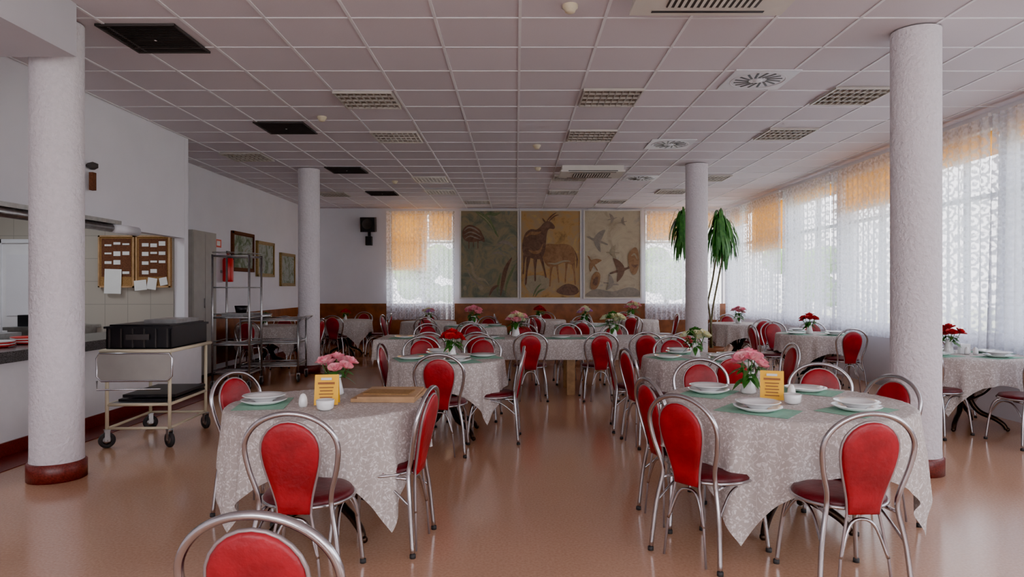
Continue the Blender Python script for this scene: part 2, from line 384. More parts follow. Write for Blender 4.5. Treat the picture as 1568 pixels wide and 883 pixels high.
def column(x,y,name='round_column'):
    b=MB(); b.lathe([(.178,.12),(.175,.2),(.175,H-.01)],'column',48); b.lathe([(0,.001),(.195,.001),(.195,.125),(.18,.135),(0,.136)],'redbase',48)
    b.obj(name,(x,y,0))
for p in ((-3.43,5.03),(3.09,5.2),(-3.46,11.25),(2.90,10.8)): column(*p)

# ------------------------------------------------------------ windows & curtains
def wframe(nm,axis,pos,a0,a1,z0,z1,n):
    b=MB(); t=.05
    def bar(u0,u1,w0,w1):
        if axis=='Y': b.bb(u0,u1,pos-.03,pos+.03,w0,w1,'pvc')
        else: b.bb(pos-.03,pos+.03,u0,u1,w0,w1,'pvc')
    bar(a0,a1,z0,z0+t); bar(a0,a1,z1-t,z1)
    for i in range(n+1):
        u=a0+(a1-a0)*i/n; u=min(max(u,a0+t/2),a1-t/2); bar(u-t/2,u+t/2,z0+t,z1-t)
    bar(a0,a1,z0+(z1-z0)*.68,z0+(z1-z0)*.68+t)
    b.obj(nm)
wframe('window_1','Y',BK+.12,-3.15,-1.55,.9,3.3,2)
wframe('window_2','Y',BK+.12,3.22,5.22,.9,3.3,2)
ys=[16.53,13.22,13.08,11.12,10.98,9.02,8.88,7.37,7.23,5.57,5.43,3.27,3.13,.87]
for i in range(0,len(ys),2): wframe('window_%d'%(3+i//2),'X',RX+.15,ys[i+1],ys[i],.85,3.2,2 if i else 3)
def curtain(axis,pos,a0,a1,z0,z1,amp=.035,wl=.16,seed=0):
    rnd=random.Random(seed); ph=[rnd.uniform(0,6.3) for _ in range(4)]
    L=abs(a1-a0); n=int(L/.016); b=MB()
    def fn(u,v):
        s=a0+(a1-a0)*u; d=.35+.65*(1-v)
        o=amp*d*(math.sin(2*PI*s/wl+ph[0]+1.3*math.sin(s*2.1+ph[1]))+.4*math.sin(2*PI*s/(wl*.47)+ph[2]+v*1.2))
        z=z0+(z1-z0)*v
        return (s,pos+o,z) if axis=='Y' else (pos+o,s,z)
    b.grid(n,8,fn,'lace')
    if axis=='Y': b.bb(min(a0,a1),max(a0,a1),pos-.02,pos+.02,z1-.005,z1+.03,'white')
    else: b.bb(pos-.02,pos+.02,min(a0,a1),max(a0,a1),z1-.005,z1+.03,'white')
    b.obj('lace_curtain',clean=False)
curtain('Y',BK-.16,-3.22,-1.52,.62,3.32,.03,.13,1)
curtain('Y',BK-.16,3.20,5.05,.62,3.32,.03,.13,2)
zz=3.3
for i,(a,c_,am,wl) in enumerate(((16.55,14.8,.035,.15),(14.75,13.2,.035,.15),(13.1,11.1,.04,.16),(11.05,9.05,.04,.16),(9.0,7.35,.045,.18),(7.3,6.5,.07,.12),(6.45,4.6,.05,.17),(4.5,2,.05,.17))):
    curtain('X',RX-.12,c_,a,.72,zz,am,wl,10+i)
def blind(nm,*q): simple(nm,[q],'blind')
blind('roller_blind',-3.1,-2.22,BK+.02,BK+.03,1.85,3.28); blind('roller_blind',-2.18,-1.6,BK+.02,BK+.03,2.6,3.28)
blind('roller_blind',3.27,4.2,BK+.02,BK+.03,2.6,3.28); blind('roller_blind',4.25,5.1,BK+.02,BK+.03,2.9,3.28)
for (a,c_,z) in ((15.2,13.3,2.2),(16.4,15.5,2.9),(12.9,11.2,2.98),(10.9,9.1,2.62),(8.8,7.45,2.9),(7.15,5.65,2.95)):
    blind('roller_blind',RX+.04,RX+.05,c_,a,z,3.18)

# outside
simple('ground_outside',[(-40,60,BK+.5,60,-.6,-.5),(RX+.5,60,-30,BK+.5,-.6,-.5)],'grass')
def tree(x,y,s):
    b=MB(); rnd=random.Random(int(x*10+y)); b.tube([(0,0,0),(0.05,0,1.2*s),(0,.05,2.2*s)],[.18,.14,.1],'stem',8)
    for i in range(14):
        a=rnd.uniform(0,6.3); r=rnd.uniform(.2,1.3)*s; c=(r*math.cos(a),r*math.sin(a),(1.6+rnd.uniform(0,2.0))*s); R=rnd.uniform(.5,.9)*s
        b.sphere(c,R,'tree',10,(1,1,.8))
    b.obj('garden_tree',(x,y,-.498))
for t in ((22,14,1.0),(24,26,1.2),(-4.5,34,1.0),(8,36,1.0),(13,30,1.0)): tree(*t)

# ------------------------------------------------------------ murals
def mural(nm,x0,x1,z0,z1,bg,shapes):
    b=MB(); y=BK-.05; w=x1-x0; h=z1-z0
    b.bb(x0,x1,y,BK-.002,z0,z1,bg)
    f=.035
    for e in ((x0-f,x0,z0-f,z1+f),(x1,x1+f,z0-f,z1+f),(x0,x1,z0-f,z0),(x0,x1,z1,z1+f)): b.bb(e[0],e[1],y-.02,BK-.002,e[2],e[3],'frameW')
    for i,(m,pts) in enumerate(shapes):
        pts=catmull([(p[0],p[1],0) for p in pts],3,True)
        b.poly([(x0+w*min(.995,max(.005,p.x)),y-.003-.0008*i,z0+h*(1-min(.995,max(.005,p.y)))) for p in pts],m)
    b.obj(nm,clean=False)
z0,z1=1.17,3.33
def leg(m,x,y0,y1,w=.03,lean=0): return (m,[(x-w,y0),(x+w,y0),(x+w*.4+lean*.6,(y0+y1)/2),(x+w*.4+lean,y1),(x-w*.5+lean,y1),(x-w*.5+lean*.6,(y0+y1)/2)])
def stroke(m,pts,w):
    L=[];R=[]
    P=catmull([(p[0],p[1],0) for p in pts],4); n=len(P)
    for i,p in enumerate(P):
        t=(P[min(i+1,n-1)]-P[max(i-1,0)]).normalized(); q=w*math.sin(PI*(i+.6)/(n+.2)); L.append((p.x-t.y*q,p.y+t.x*q)); R.append((p.x+t.y*q,p.y-t.x*q))
    return (m,L+R[::-1])
antel=[('p_pale',[(.05,.78),(.3,.74),(.5,.8),(.4,.92),(.15,.95)]),
 leg('p_brown',.52,.60,.86,.03,-.03),leg('p_brown',.88,.58,.84,.03,.04),leg('p_brown',.78,.58,.82,.025,-.03),leg('p_brown',.60,.60,.82,.025,.04),
 ('p_brown',[(.36,.42),(.46,.38),(.6,.385),(.72,.38),(.84,.40),(.91,.46),(.92,.55),(.88,.62),(.80,.61),(.7,.60),(.58,.64),(.46,.64),(.38,.56)]),
 stroke('p_pale',[(.45,.60),(.58,.61),(.72,.58),(.84,.58)],.012), stroke('p_dark',[(.91,.46),(.95,.55),(.94,.66)],.012),
 leg('p_dark',.13,.52,.84,.035,-.05),leg('p_dark',.24,.55,.80,.03,.00),leg('p_dark',.33,.52,.76,.03,.09),leg('p_dark',.06,.5,.72,.025,-.02),
 ('p_dark',[(.03,.34),(.08,.25),(.17,.21),(.26,.215),(.33,.18),(.38,.14),(.43,.12),(.50,.125),(.555,.16),(.575,.19),(.55,.21),(.49,.205),(.45,.23),(.43,.30),(.42,.38),(.40,.48),(.34,.55),(.24,.555),(.14,.54),(.06,.52),(.02,.44)]),
 stroke('p_brown',[(.08,.30),(.16,.26),(.26,.26),(.34,.24)],.02), stroke('p_brown',[(.12,.45),(.22,.48),(.32,.46),(.37,.38)],.02),
 stroke('p_dark',[(.43,.13),(.47,.09),(.53,.05),(.60,.02)],.010), stroke('p_dark',[(.46,.13),(.50,.10),(.57,.06),(.64,.045)],.009), stroke('p_dark',[(.42,.135),(.385,.11),(.36,.085)],.012),
 ('p_dark',[(.60,.93),(.68,.87),(.80,.84),(.93,.87),(.98,.93),(.9,.97),(.72,.97)]), stroke('p_green',[(.2,.99),(.26,.9),(.34,.84)],.012), stroke('p_green',[(.24,.99),(.3,.93),(.4,.9)],.012)]
boar=[stroke('p_green',[(.26,.01),(.36,.05),(.48,.11),(.56,.19),(.66,.30)],.035),stroke('p_green',[(.4,.06),(.5,.03),(.6,.04),(.7,.02)],.02),stroke('p_pale',[(.30,.03),(.42,.085),(.52,.16),(.6,.26)],.006),
 leg('p_dark',.14,.32,.43,.016),leg('p_dark',.30,.33,.43,.016),leg('p_dark',.22,.33,.42,.014),
 ('p_dark',[(.02,.26),(.05,.20),(.12,.165),(.2,.165),(.28,.19),(.34,.22),(.38,.27),(.42,.33),(.41,.36),(.36,.345),(.30,.35),(.2,.36),(.1,.35),(.04,.32)]),
 stroke('p_grey',[(.05,.23),(.14,.19),(.25,.21),(.33,.25)],.010),stroke('p_grey',[(.05,.28),(.15,.245),(.25,.26),(.36,.30)],.008),stroke('p_grey',[(.07,.32),(.16,.29),(.26,.31),(.34,.33)],.008),
 stroke('p_pale',[(.09,.62),(.15,.60),(.2,.64),(.22,.72),(.30,.78),(.42,.80),(.5,.86)],.022),stroke('p_grey',[(.1,.66),(.14,.72),(.2,.79),(.3,.84),(.42,.87)],.012),
 ('p_pale',[(.30,.88),(.36,.86),(.40,.89),(.36,.92)]),('p_pale',[(.04,.88),(.08,.86),(.1,.9),(.06,.92)]),
 stroke('p_dark',[(.70,.98),(.74,.82),(.80,.66),(.90,.54)],.035),stroke('p_green',[(.78,.96),(.82,.82),(.9,.7),(.96,.62)],.02),stroke('p_green',[(.64,.96),(.66,.84),(.7,.72)],.02),stroke('p_dark',[(.5,.98),(.56,.9),(.66,.86)],.02),
 stroke('p_grey',[(.62,.40),(.74,.36),(.86,.38),(.95,.44)],.02),stroke('p_grey',[(.55,.5),(.66,.48),(.78,.52)],.012)]
def bird(m,cx,cy,s,fl=1,rot=0,up=1):
    B=[(-.5,.0),(-.42,-.045),(-.34,-.06),(-.24,-.03),(0,-.08),(.22,-.04),(.5,-.01),(.49,.05),(.24,.05),(0,.09),(-.24,.05),(-.4,.03)]
    W1=[(-.14,-.04),(-.08,-.25),(.06,-.42),(.24,-.52),(.22,-.34),(.2,-.18),(.14,-.04)]
    W2=[(-.12,.03),(-.04,.2),(.14,.34),(.3,.4),(.22,.2),(.14,.04)]
    c,s_=math.cos(rot),math.sin(rot)
    f=lambda P:(m,[(cx+fl*(p[0]*c-p[1]*up*s_)*s,cy+(p[0]*s_+p[1]*up*c)*s*.72) for p in P])
    return [f(W2),f(W1),f(B)]
birds=[('p_grey',[(.02,.96),(.2,.9),(.5,.93),(.8,.88),(.98,.92),(.97,.99),(.03,.99)])]
birds+=bird('p_grey',.22,.34,.40,1,.3)+bird('p_grey',.50,.09,.18,-1,.2)+bird('p_grey',.68,.13,.16,1,-.2)+bird('p_dark',.66,.68,.42,-1,.25)+bird('p_brown',.14,.60,.30,1,.9)
birds+=[('p_brown',[(.78,.52),(.84,.45),(.92,.42),(.97,.48),(.98,.62),(.93,.72),(.86,.73),(.80,.64)]),stroke('p_pale',[(.84,.52),(.9,.5),(.95,.56)],.012),stroke('p_dark',[(.84,.62),(.9,.64),(.96,.62)],.016),
 ('p_brown',[(.10,.84),(.14,.74),(.22,.70),(.28,.74),(.26,.84),(.2,.9),(.12,.9)]),('p_dark',[(.14,.84),(.18,.77),(.24,.77),(.22,.86)])]
birds+=bird('p_grey',.48,.84,.28,-1,-.15)+bird('p_pale',.5,.48,.24)
mural('mural_painting_boar',-1.37,.08-.04,z0,z1,'pa',boar)
mural('mural_painting_antelope',.13,1.60,z0,z1,'pb',antel)
mural('mural_painting_birds',1.72,3.10,z0,z1,'pc',birds)

def picture(yc,w,zc,h,fm):
    b=MB(); x=LX2
    b.bb(x+.002,x+.03,yc-w/2,yc+w/2,zc-h/2,zc+h/2,fm)
    b.bb(x+.03,x+.034,yc-w/2+.07,yc+w/2-.07,zc-h/2+.07,zc+h/2-.07,'p_land')
    for e in ((yc-w/2,yc-w/2+.05,zc-h/2,zc+h/2),(yc+w/2-.05,yc+w/2,zc-h/2,zc+h/2),(yc-w/2,yc+w/2,zc-h/2,zc-h/2+.05),(yc-w/2,yc+w/2,zc+h/2-.05,zc+h/2)): b.bb(x+.03,x+.05,*e,fm)
    b.obj('framed_landscape')
picture(12.76,1.0,2.09,.74,'corkdark'); picture(13.9,.95,2.0,.72,'gold'); picture(15.25,.95,1.82,.74,'gold')
b=MB(); b.bb(LX2+.002,LX2+.012,11.15,11.5,2.05,2.2,'green'); b.bb(LX2+.012,LX2+.014,11.2,11.3,2.07,2.18,'paper'); b.obj('exit_sign')
b=MB(); b.bb(LX2+.002,LX2+.012,11.62,11.85,2.12,2.26,'fire'); b.bb(LX2+.012,LX2+.014,11.67,11.8,2.15,2.23,'paper'); b.obj('fire_point_sign')
b=MB(); b.lathe([(0,0),(.085,0),(.09,.02),(.09,.38),(.065,.44),(.025,.47),(.025,.50),(0,.50)],'fire',20,(LX2+.13,11.85,1.52)); b.box((LX2+.13,11.85,2.04),(.03,.1,.04),'black'); b.tube(catmull([(LX2+.13,11.9,2.04),(LX2+.18,11.97,1.94),(LX2+.16,11.96,1.6)]),.012,'black'); b.box((LX2+.03,11.85,1.7),(.06,.04,.05),'steel'); b.obj('fire_extinguisher')
b=MB(); b.box((-3.66,BK-.16,2.98),(.36,.22,.36),'black',rx=.12); b.box((-3.66,BK-.04,2.85),(.06,.09,.3),'black'); b.lathe([(0,0),(.11,0),(.13,-.01)],'darkgrey',20,(-3.66,BK-.285,2.98),axis='Y'); b.obj('wall_speaker')
b=MB(); b.box((-3.66,BK-.09,2.58),(.15,.15,.22),'black'); b.box((-3.66,BK-.01,2.58),(.05,.03,.1),'black'); b.obj('small_loudspeaker')
b=MB(); b.lathe([(0,0),(.02,0),(.05,.02),(.05,.06),(0,.08)],'darkgrey',12,(LX+.06,6.85,2.62)); b.tube([(LX+.002,6.85,2.66),(LX+.1,6.85,2.66)],.02,'darkgrey'); b.box((LX+.06,6.85,2.50),(.04,.06,.18),'corkdark'); b.obj('wall_bracket_lamp')

# ------------------------------------------------------------ ceiling fixtures
def louvre():
    b=MB(); z=H; s=.30; d=.025
    b.bb(-s+.01,s-.01,-s+.01,s-.01,-.006,-.003,'reflector')
    for e in ((-s,-s+.015,-s,s),(s-.015,s,-s,s),(-s,s,-s,-s+.015),(-s,s,s-.015,s)): b.bb(*e,-d-.004,-.003,'blade')
    for i in range(1,4): b.bb(-s+.015,s-.015,-s+2*s*i/4-.003,-s+2*s*i/4+.003,-d,-.006,'blade')
    for i in range(1,9): b.bb(-s+2*s*i/9-.003,-s+2*s*i/9+.003,-s+.015,s-.015,-d,-.006,'blade')
    return b.mesh('louvre_ceiling_light',False)
LV=louvre()
def grille():
    b=MB(); s=.30
    b.bb(-s,s,-s,s,-.006,-.003,'darkgrey')
    for i in range(24):
        y=-s+.02+(2*s-.04)*i/23; b.box((0,y,-.012),(2*s-.04,.014,.003),'darkgrey',rx=.6)
    for e in ((-s,-s+.015,-s,s),(s-.015,s,-s,s),(-s,s,-s,-s+.015),(-s,s,s-.015,s)): b.bb(*e,-.02,-.003,'darkgrey')
    b.lathe([(.012,-.022),(0,-.025)],'white',8)
    return b.mesh('ceiling_vent_grille',False)
GR=grille()
def diffuser():
    b=MB(); s=.30
    b.bb(-s,s,-s,s,-.012,-.003,'bulkhead')
    for i in range(16):
        a=2*PI*i/16; r=.15; b.box((r*math.cos(a),r*math.sin(a),-.0135),(.14,.02,.004),'black',rz=a+.25)
    b.lathe([(.045,-.013),(.04,-.022),(0,-.024)],'bulkhead',20); b.lathe([(.245,-.012),(.25,-.018),(.255,-.012)],'bulkhead',40)
    return b.mesh('swirl_air_diffuser',False)
DF=diffuser()
def smoke():
    b=MB(); b.lathe([(.055,-.001),(.055,-.02),(.04,-.035),(.035,-.05),(.02,-.058),(0,-.06)],'cream',24); return b.mesh('smoke_detector')
SM=smoke()
for Y in (6.98,8.72,12.08,13.9): place(LV,'louvre_ceiling_light',(.975,Y,H))
for Y in (7.07,8.8,12.25,13.85): place(LV,'louvre_ceiling_light',(-1.55,Y,H))
for p in ((-.9,15.5),(-4.05,10.15),(-3.85,14.2),(3.45,6.92),(3.45,8.63),(3.5,12.1),(3.2,13.8),(2.2,15.4)): place(LV,'louvre_ceiling_light',(*p,H))
for p in ((-2.86,5.34),(-2.84,8.32),(-2.84,11.3),(-2.8,14.1)): place(GR,'ceiling_vent_grille',(*p,H))
for p in ((2.3,6.4),(2.12,9.27),(2.25,12.15)): place(DF,'swirl_air_diffuser',(*p,H))
for p in ((.38,4.72),(-2.25,7.8),(.29,9.35),(.36,11.1),(-2.25,12.5)): place(SM,'smoke_detector',(*p,H))
def cassette():
    b=MB(); w,d,h=.5,.31,.11
    b.bb(-w,w,-d,d,-h*.7,-.001,'acwhite')
    b.bb(-w-.02,w+.02,-d-.02,d+.02,-h,-h*.7,'acwhite')
    b.bb(-w+.2,w-.2,-d+.13,d-.13,-h-.008,-h,'darkgrey')
    for i in range(14): b.bb(-w+.21+i*.042,-w+.23+i*.042,-d+.13,d-.13,-h-.012,-h-.006,'acwhite')
    b.bb(-w+.12,w-.12,-d+.03,-d+.06,-h-.003,-h,'black'); b.bb(-w+.12,w-.12,d-.06,d-.03,-h-.003,-h,'black')
    b.bb(-w+.1,w-.1,-d-.024,-d-.02,-h*.92,-h*.8,'darkgrey')
    return b.mesh('ceiling_air_conditioner')
AC=cassette()
place(AC,'ceiling_air_conditioner',(1.3,4.30,H)); place(AC,'ceiling_air_conditioner',(1.25,11.2,H))

# ------------------------------------------------------------ chair
def yb(z): return -.21-.095*max(0,(z-.42))/.48
def chair_mesh():
    b=MB(); HZ=.70; HW=.208
    P=[(-.215,-.25,.004),(-.195,-.23,.25),(-.165,-.212,.42),(-.168,yb(.50),.50),(-.195,yb(.60),.60),(-HW,yb(HZ),HZ)]
    for k in range(1,8):
        a=PI-PI*k/8; P.append((HW*math.cos(a),yb(HZ+.165*math.sin(a)),HZ+.165*math.sin(a)))
    P+=[(-p[0],p[1],p[2]) for p in reversed(P[:6])]
    b.tube(catmull(P,4),.0125,'chrome',8)
    out=[]; N=10
    for i in range(N):
        t=i/(N-1); z=.395+.305*t; s=t*t*(3-2*t); out.append((.072+.056*s,z))
    for i in range(1,12):
        a=PI*i/12; out.append((.128*math.cos(a),.70+.130*math.sin(a)))
    out+=[(-p[0],p[1]) for p in reversed(out[:N])]
    cz=.62; n=len(out)
    for side in (1,-1):
        vs=[];fs=[]; rings=[(1,0),(.985,.55),(.93,.85),(.75,1),(.4,1.08)]
        for s,h in rings:
            for (x,z) in out: 
                zz=cz+s*(z-cz); vs.append((x*s,yb(zz)-.012+side*.019*h,zz))
        vs.append((0,yb(cz)-.012+side*.021,cz))
        for r in range(len(rings)-1):
            for k in range(n): l=(k+1)%n; fs.append((r*n+k,r*n+l,(r+1)*n+l,(r+1)*n+k))
        r=len(rings)-1
        for k in range(n): fs.append((r*n+k,r*n+(k+1)%n,len(vs)-1))
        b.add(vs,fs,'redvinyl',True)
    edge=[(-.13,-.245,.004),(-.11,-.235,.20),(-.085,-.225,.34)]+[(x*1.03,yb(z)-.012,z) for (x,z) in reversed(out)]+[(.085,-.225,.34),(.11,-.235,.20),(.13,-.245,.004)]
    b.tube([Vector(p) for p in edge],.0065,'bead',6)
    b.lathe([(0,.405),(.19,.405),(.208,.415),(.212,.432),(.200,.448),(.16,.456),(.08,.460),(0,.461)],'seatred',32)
    b.tube([(.213*math.cos(2*PI*i/32),.213*math.sin(2*PI*i/32),.418) for i in range(32)],.009,'chrome',8,True)
    b.tube(catmull([(-.21,.215,.004),(-.19,.195,.22),(-.17,.165,.35),(-.11,.13,.398),(0,.12,.40),(.11,.13,.398),(.17,.165,.35),(.19,.195,.22),(.21,.215,.004)],5),.0115,'chrome',8)
    b.tube(catmull([(-.11,-.235,.20),(-.06,-.215,.34),(0,-.205,.37),(.06,-.215,.34),(.11,-.235,.20)],5),.008,'chrome',6)
    for sx in(-1,1):
        b.lathe([(0,0),(.016,0),(.016,.02),(0,.021)],'rubber',10,(sx*.215,-.25,0)); b.lathe([(0,0),(.016,0),(.016,.02),(0,.021)],'rubber',10,(sx*.21,.216,0))
        b.tube([(sx*.166,-.21,.40),(sx*.15,-.06,.40)],.009,'chrome',6)
        b.tube(catmull([(sx*.195,-.232,.26),(sx*.17,-.10,.36),(sx*.165,0,.385),(sx*.17,.10,.36),(sx*.19,.195,.24)],4),.007,'chrome',6)
    return b.mesh('dining_chair')
CH=chair_mesh()
def chair(x,y,deg=0): return place(CH,'dining_chair',(x,y,0),math.radians(deg))

# ------------------------------------------------------------ tables
TT=.738
def table_mesh(R):
    b=MB(); b.lathe([(0,.70),(R-.02,.70),(R,.71),(R,.73),(0,.735)],'wood',48)
    b.lathe([(0,.64),(.12,.64),(.13,.70),(0,.70)],'iron',20)
    for k in range(4):
        a=PI/4+k*PI/2
        pts=[(.04,.68),(.13,.62),(.15,.5),(.09,.38),(.07,.28),(.14,.17),(.26,.12),(.34,.07),(.37,.02)]
        pp=catmull([(r*math.cos(a),r*math.sin(a),z) for r,z in pts],4); n=len(pp)
        b.tube(pp,[.020+.006*math.sin(PI*i/(n-1)) for i in range(n)],'iron',8)
        b.sphere((.38*math.cos(a),.38*math.sin(a),.021),.021,'iron',10)
        pts=[(.10,.30),(.19,.36),(.25,.45),(.2,.52),(.15,.48)]
        b.tube(catmull([(r*math.cos(a),r*math.sin(a),z) for r,z in pts],4),.011,'iron',6)
    b.tube([(.1*math.cos(2*PI*i/20),.1*math.sin(2*PI*i/20),.3) for i in range(20)],.014,'iron',8,True)
    b.lathe([(0,.23),(.02,.24),(.035,.28),(.02,.32),(0,.68)],'iron',12)
    return b.mesh('dining_table')
def drape(inner,a,bb,zt,n,seed,amp=.04):
    rnd=random.Random(seed); p=[rnd.uniform(0,6.3) for _ in range(5)]
    m=MB(); 
    def fn(u,v):
        x=-a+2*a*u; y=-bb+2*bb*v
        cx,cy=inner(x,y); dx,dy=x-cx,y-cy; d=math.hypot(dx,dy)
        if d<1e-6: return (x,y,zt)
        nx,ny=dx/d,dy/d; th=math.atan2(y,x); arc=th
        w=math.sin(15*arc+p[0]+.9*math.sin(2*arc+p[1]))+.45*math.sin(31*arc+p[2]+d*2)
        rr=min(d,.03)*.5+ .008+.04*d + amp*min(1,d/.25)*(w*.5+.1)*min(1.0,.5+d)
        z=zt-max(0,d-.012)*(.985)
        return (cx+nx*max(rr,.006),cy+ny*max(rr,.006),max(z,.05))
    m.grid(int(a*2/.02),int(bb*2/.02),fn,'cloth'); return m.mesh('tablecloth',False)
def rdisc(R):
    def f(x,y):
        r=math.hypot(x,y); return (x,y) if r<=R else (x*R/r,y*R/r)
    return f
def rrect(A,B):
    return lambda x,y:(max(-A,min(A,x)),max(-B,min(B,y)))
T1=table_mesh(.54); C1=drape(rdisc(.55),.84,.84,TT,0,1,.055)
T2=table_mesh(.68); C2=drape(rdisc(.69),.97,.97,TT,0,2,.055)
TS=table_mesh(.52); CSm=[drape(rdisc(.53),.79,.79,TT,0,s) for s in (5,9,13)]
for (t,c,x,y,r) in [(T1,C1,-1.12,4.0,.03),(T2,C2,1.62,4.08,.13)]: place(t,'dining_table',(x,y,0),r); place(c,'tablecloth',(x,y,0),r)
small=[(-.66,6.5),(1.8,6.6),(4.58,6.9),(4.43,9.95),(-4.45,12.1),(-3.6,14.2),(-1.75,13.5),(-.72,11.9),(.5,14.2),(1.25,12.2),(2.45,14.2),(4.25,12.85)]
for i,(x,y) in enumerate(small):
    r=[0,.15,-.1][i%3] if i not in (2,3) else 0
    place(TS,'dining_table',(x,y,0),r); place(CSm[i%3],'tablecloth',(x,y,0),r)
b=MB(); b.bb(-1.85,2.4,8.85,9.75,.70,.73,'wood'); b.bb(-1.75,2.3,8.92,9.68,.62,.70,'wood')
for x in (-1.7,-.55,.73,2.2):
    for y in (8.95,9.6): b.bb(x-.055,x+.055,y-.04,y+.04,0,.64,'wood')
b.obj('banquet_table')
me=drape(rrect(2.13,.46),2.13+.28,.46+.28,TT,0,33,.02); place(me,'tablecloth',(.275,9.3,0))

for c in [(1.56,3.26,2),(-1.0,3.26,0),(-.62,1.94,-4),(-.76,3.78,82),(-1.57,4.28,-112),
  (-.64,5.86,0),(-.22,6.3,88),(-1.04,6.62,-92),(-.40,7.32,175),(-.98,7.25,195),
  (1.06,3.64,-50),(1.08,4.16,-76),(1.42,4.9,180),(2.10,4.62,158),(2.09,4.12,108),
  (1.82,5.94,0),(1.28,6.15,-78),(1.22,6.75,-95),(1.75,7.3,178),(2.42,6.6,90),
  (-1.1,8.62,3),(-.46,8.62,-4),(.18,8.60,0),(1.05,8.60,2),(1.62,8.64,0),(2.12,8.62,-5),
  (-1.35,10.02,180),(-.65,10.02,180),(.1,10.02,176),(.8,10.02,182),(1.5,10.02,180),
  (4.10,6.55,-62),(4.62,6.1,0),(4.8,7.55,180),
  (4.50,9.28,0),(3.78,9.95,-90),(4.18,10.65,180),(4.72,10.55,170),
  (-4.45,11.4,0),(-3.75,12.0,85),(-4.5,12.8,180)]: chair(*c)
for (x,y) in small[5:]:
    for a,rr in ((0,.68),(90,.66),(180,.68),(270,.66)):
        a2=a+random.uniform(-12,12); t=math.radians(a2)
        if x+rr*math.sin(t)>4.87: continue
        chair(x+rr*math.sin(t),y-rr*math.cos(t),a2)

# ------------------------------------------------------------ flowers
def bouquet(pal,seed,rad=.085,ht=.10,vase='porcelain'):
    rnd=random.Random(seed); b=MB()
    b.lathe([(0,0),(.035,0),(.04,.01),(.03,.05),(.022,.09),(.03,.11),(.026,.11),(.018,.09),(0,.085)],vase,20)
    for i in range(9):
        a=2*PI*i/8+rnd.uniform(-.3,.3); r=rad*(0 if i==8 else rnd.uniform(.6,1)); z=ht+.05+(.06 if i==8 else rnd.uniform(0,.045))
        c=Vector((r*math.cos(a),r*math.sin(a),z))
        b.tube([(0,0,.09),(c.x*.6,c.y*.6,ht),(c.x,c.y,c.z)],.0025,'leaf',5)
        m=pal[i%len(pal)]; R=rnd.uniform(.032,.042)
        up=Vector((c.x*4,c.y*4,.5)).normalized(); q=Vector((0,0,1)).rotation_difference(up)
        for L,(n,sc,op) in enumerate(((3,.45,.15),(5,.75,.45),(6,1.0,.85))):
            for k in range(n):
                a0=2*PI*k/n+L*.5
                def fn(u,v,a0=a0,sc=sc,op=op,n=n):
                    aa=a0+(u-.5)*2*PI/n*1.5; rr=R*sc*(.15+op*.95*math.sin(v*PI*.55)+.25*v); zz=R*(v*1.15-.35-op*.5*v*v)
                    zz-= abs(u-.5)*.25*R*v
                    return c+q@Vector((rr*math.cos(aa),rr*math.sin(aa),zz))
                b.grid(4,3,fn,m)
    for i in range(20):
        a=rnd.uniform(0,6.3); L=rnd.uniform(.06,.12); z=ht+rnd.uniform(-.02,.04); e=rnd.uniform(-.2,.8)
        w=rnd.uniform(.012,.022)
        def fn(u,v,a=a,L=L,z=z,e=e,w=w):
            ww=w*math.sin(PI*min(.98,max(.03,v)))*(u-.5)*2; r=.01+L*v
            return (r*math.cos(a)-ww*math.sin(a),r*math.sin(a)+ww*math.cos(a),z+L*v*e-.05*v*v)
        b.grid(2,5,fn,'leaf')
    return b.mesh('flower_bouquet',False)
BQ={k:bouquet(p,s) for k,p,s in (('pink',['fl_pink'],1),('red',['fl_red'],2),('yellow',['fl_yellow','fl_yellow','leaf'],3),('purple',['fl_purple','fl_pink','fl_yellow'],4),('mix',['fl_pink','fl_yellow'],5))}
TZ=TT+.0005
def fl(k,x,y,r=0,sc=1): place(BQ[k],'flower_bouquet',(x,y,TZ+.002),r,sc)
fl('pink',-1.14,4.28,.3,1.15); fl('pink',1.50,4.34,1,1.25)
fl('red',-.62,6.53,0,1.2); fl('yellow',1.76,6.6,0,1.25); fl('red',4.47,6.95,1,1.3); fl('red',4.35,9.97,2,1.3)
fl('yellow',-4.5,12.1,0,1); fl('red',-3.6,14.2,0,1); fl('purple',-1.75,13.5,0,1.2); fl('pink',-.75,11.9,1,1.6); fl('red',.5,14.2,0,1.3)
fl('purple',1.25,12.2,1,1.5); fl('mix',2.45,14.2,0,1.7); fl('pink',4.25,12.85,2,1.4); fl('mix',0.0,9.4,0,1.5); fl('yellow',1.35,9.35,0,1.5)
def mat_mesh(w,d):
    b=MB(); 
    b.grid(14,10,lambda u,v:((u-.5)*w,(v-.5)*d,.0015+.0008*math.sin(u*9)*math.sin(v*7)),'mint')
    b.bb(-w/2,w/2,-d/2,d/2,0,.0012,'mint'); return b.mesh('mint_placemat')
MM=mat_mesh(.40,.28)
def place_setting(x,y,ang,bowl=True,dist=.33):
    t=math.radians(ang); px,py=x+dist*math.sin(t),y-dist*math.cos(t)
    place(MM,'mint_placemat',(px,py,TZ+.001),t)
    place(PL,'dinner_plate',(px,py,TZ+.005),0)
    if bowl: place(BW,'soup_plate',(px,py,TZ+.016),0)
place_setting(-1.13,4.0,-80,True,.35)
place_setting(1.62,4.08,-38,True,.46); place_setting(1.62,4.08,-125,True,.46); place_setting(1.62,4.08,38,True,.44); place_setting(1.62,4.08,140,False,.44)
for (x,y) in small[:4]+small[7:8]+small[9:10]:
    for a in (0,90,180,270): place_setting(x,y,a+20,a%180==0,.36)
for x in (-1.5,-.9,-.35,.6,1.0,1.9):
    place(MM,'mint_placemat',(x,9.05,TZ+.001)); place(PL,'dinner_plate',(x,9.05,TZ+.005))
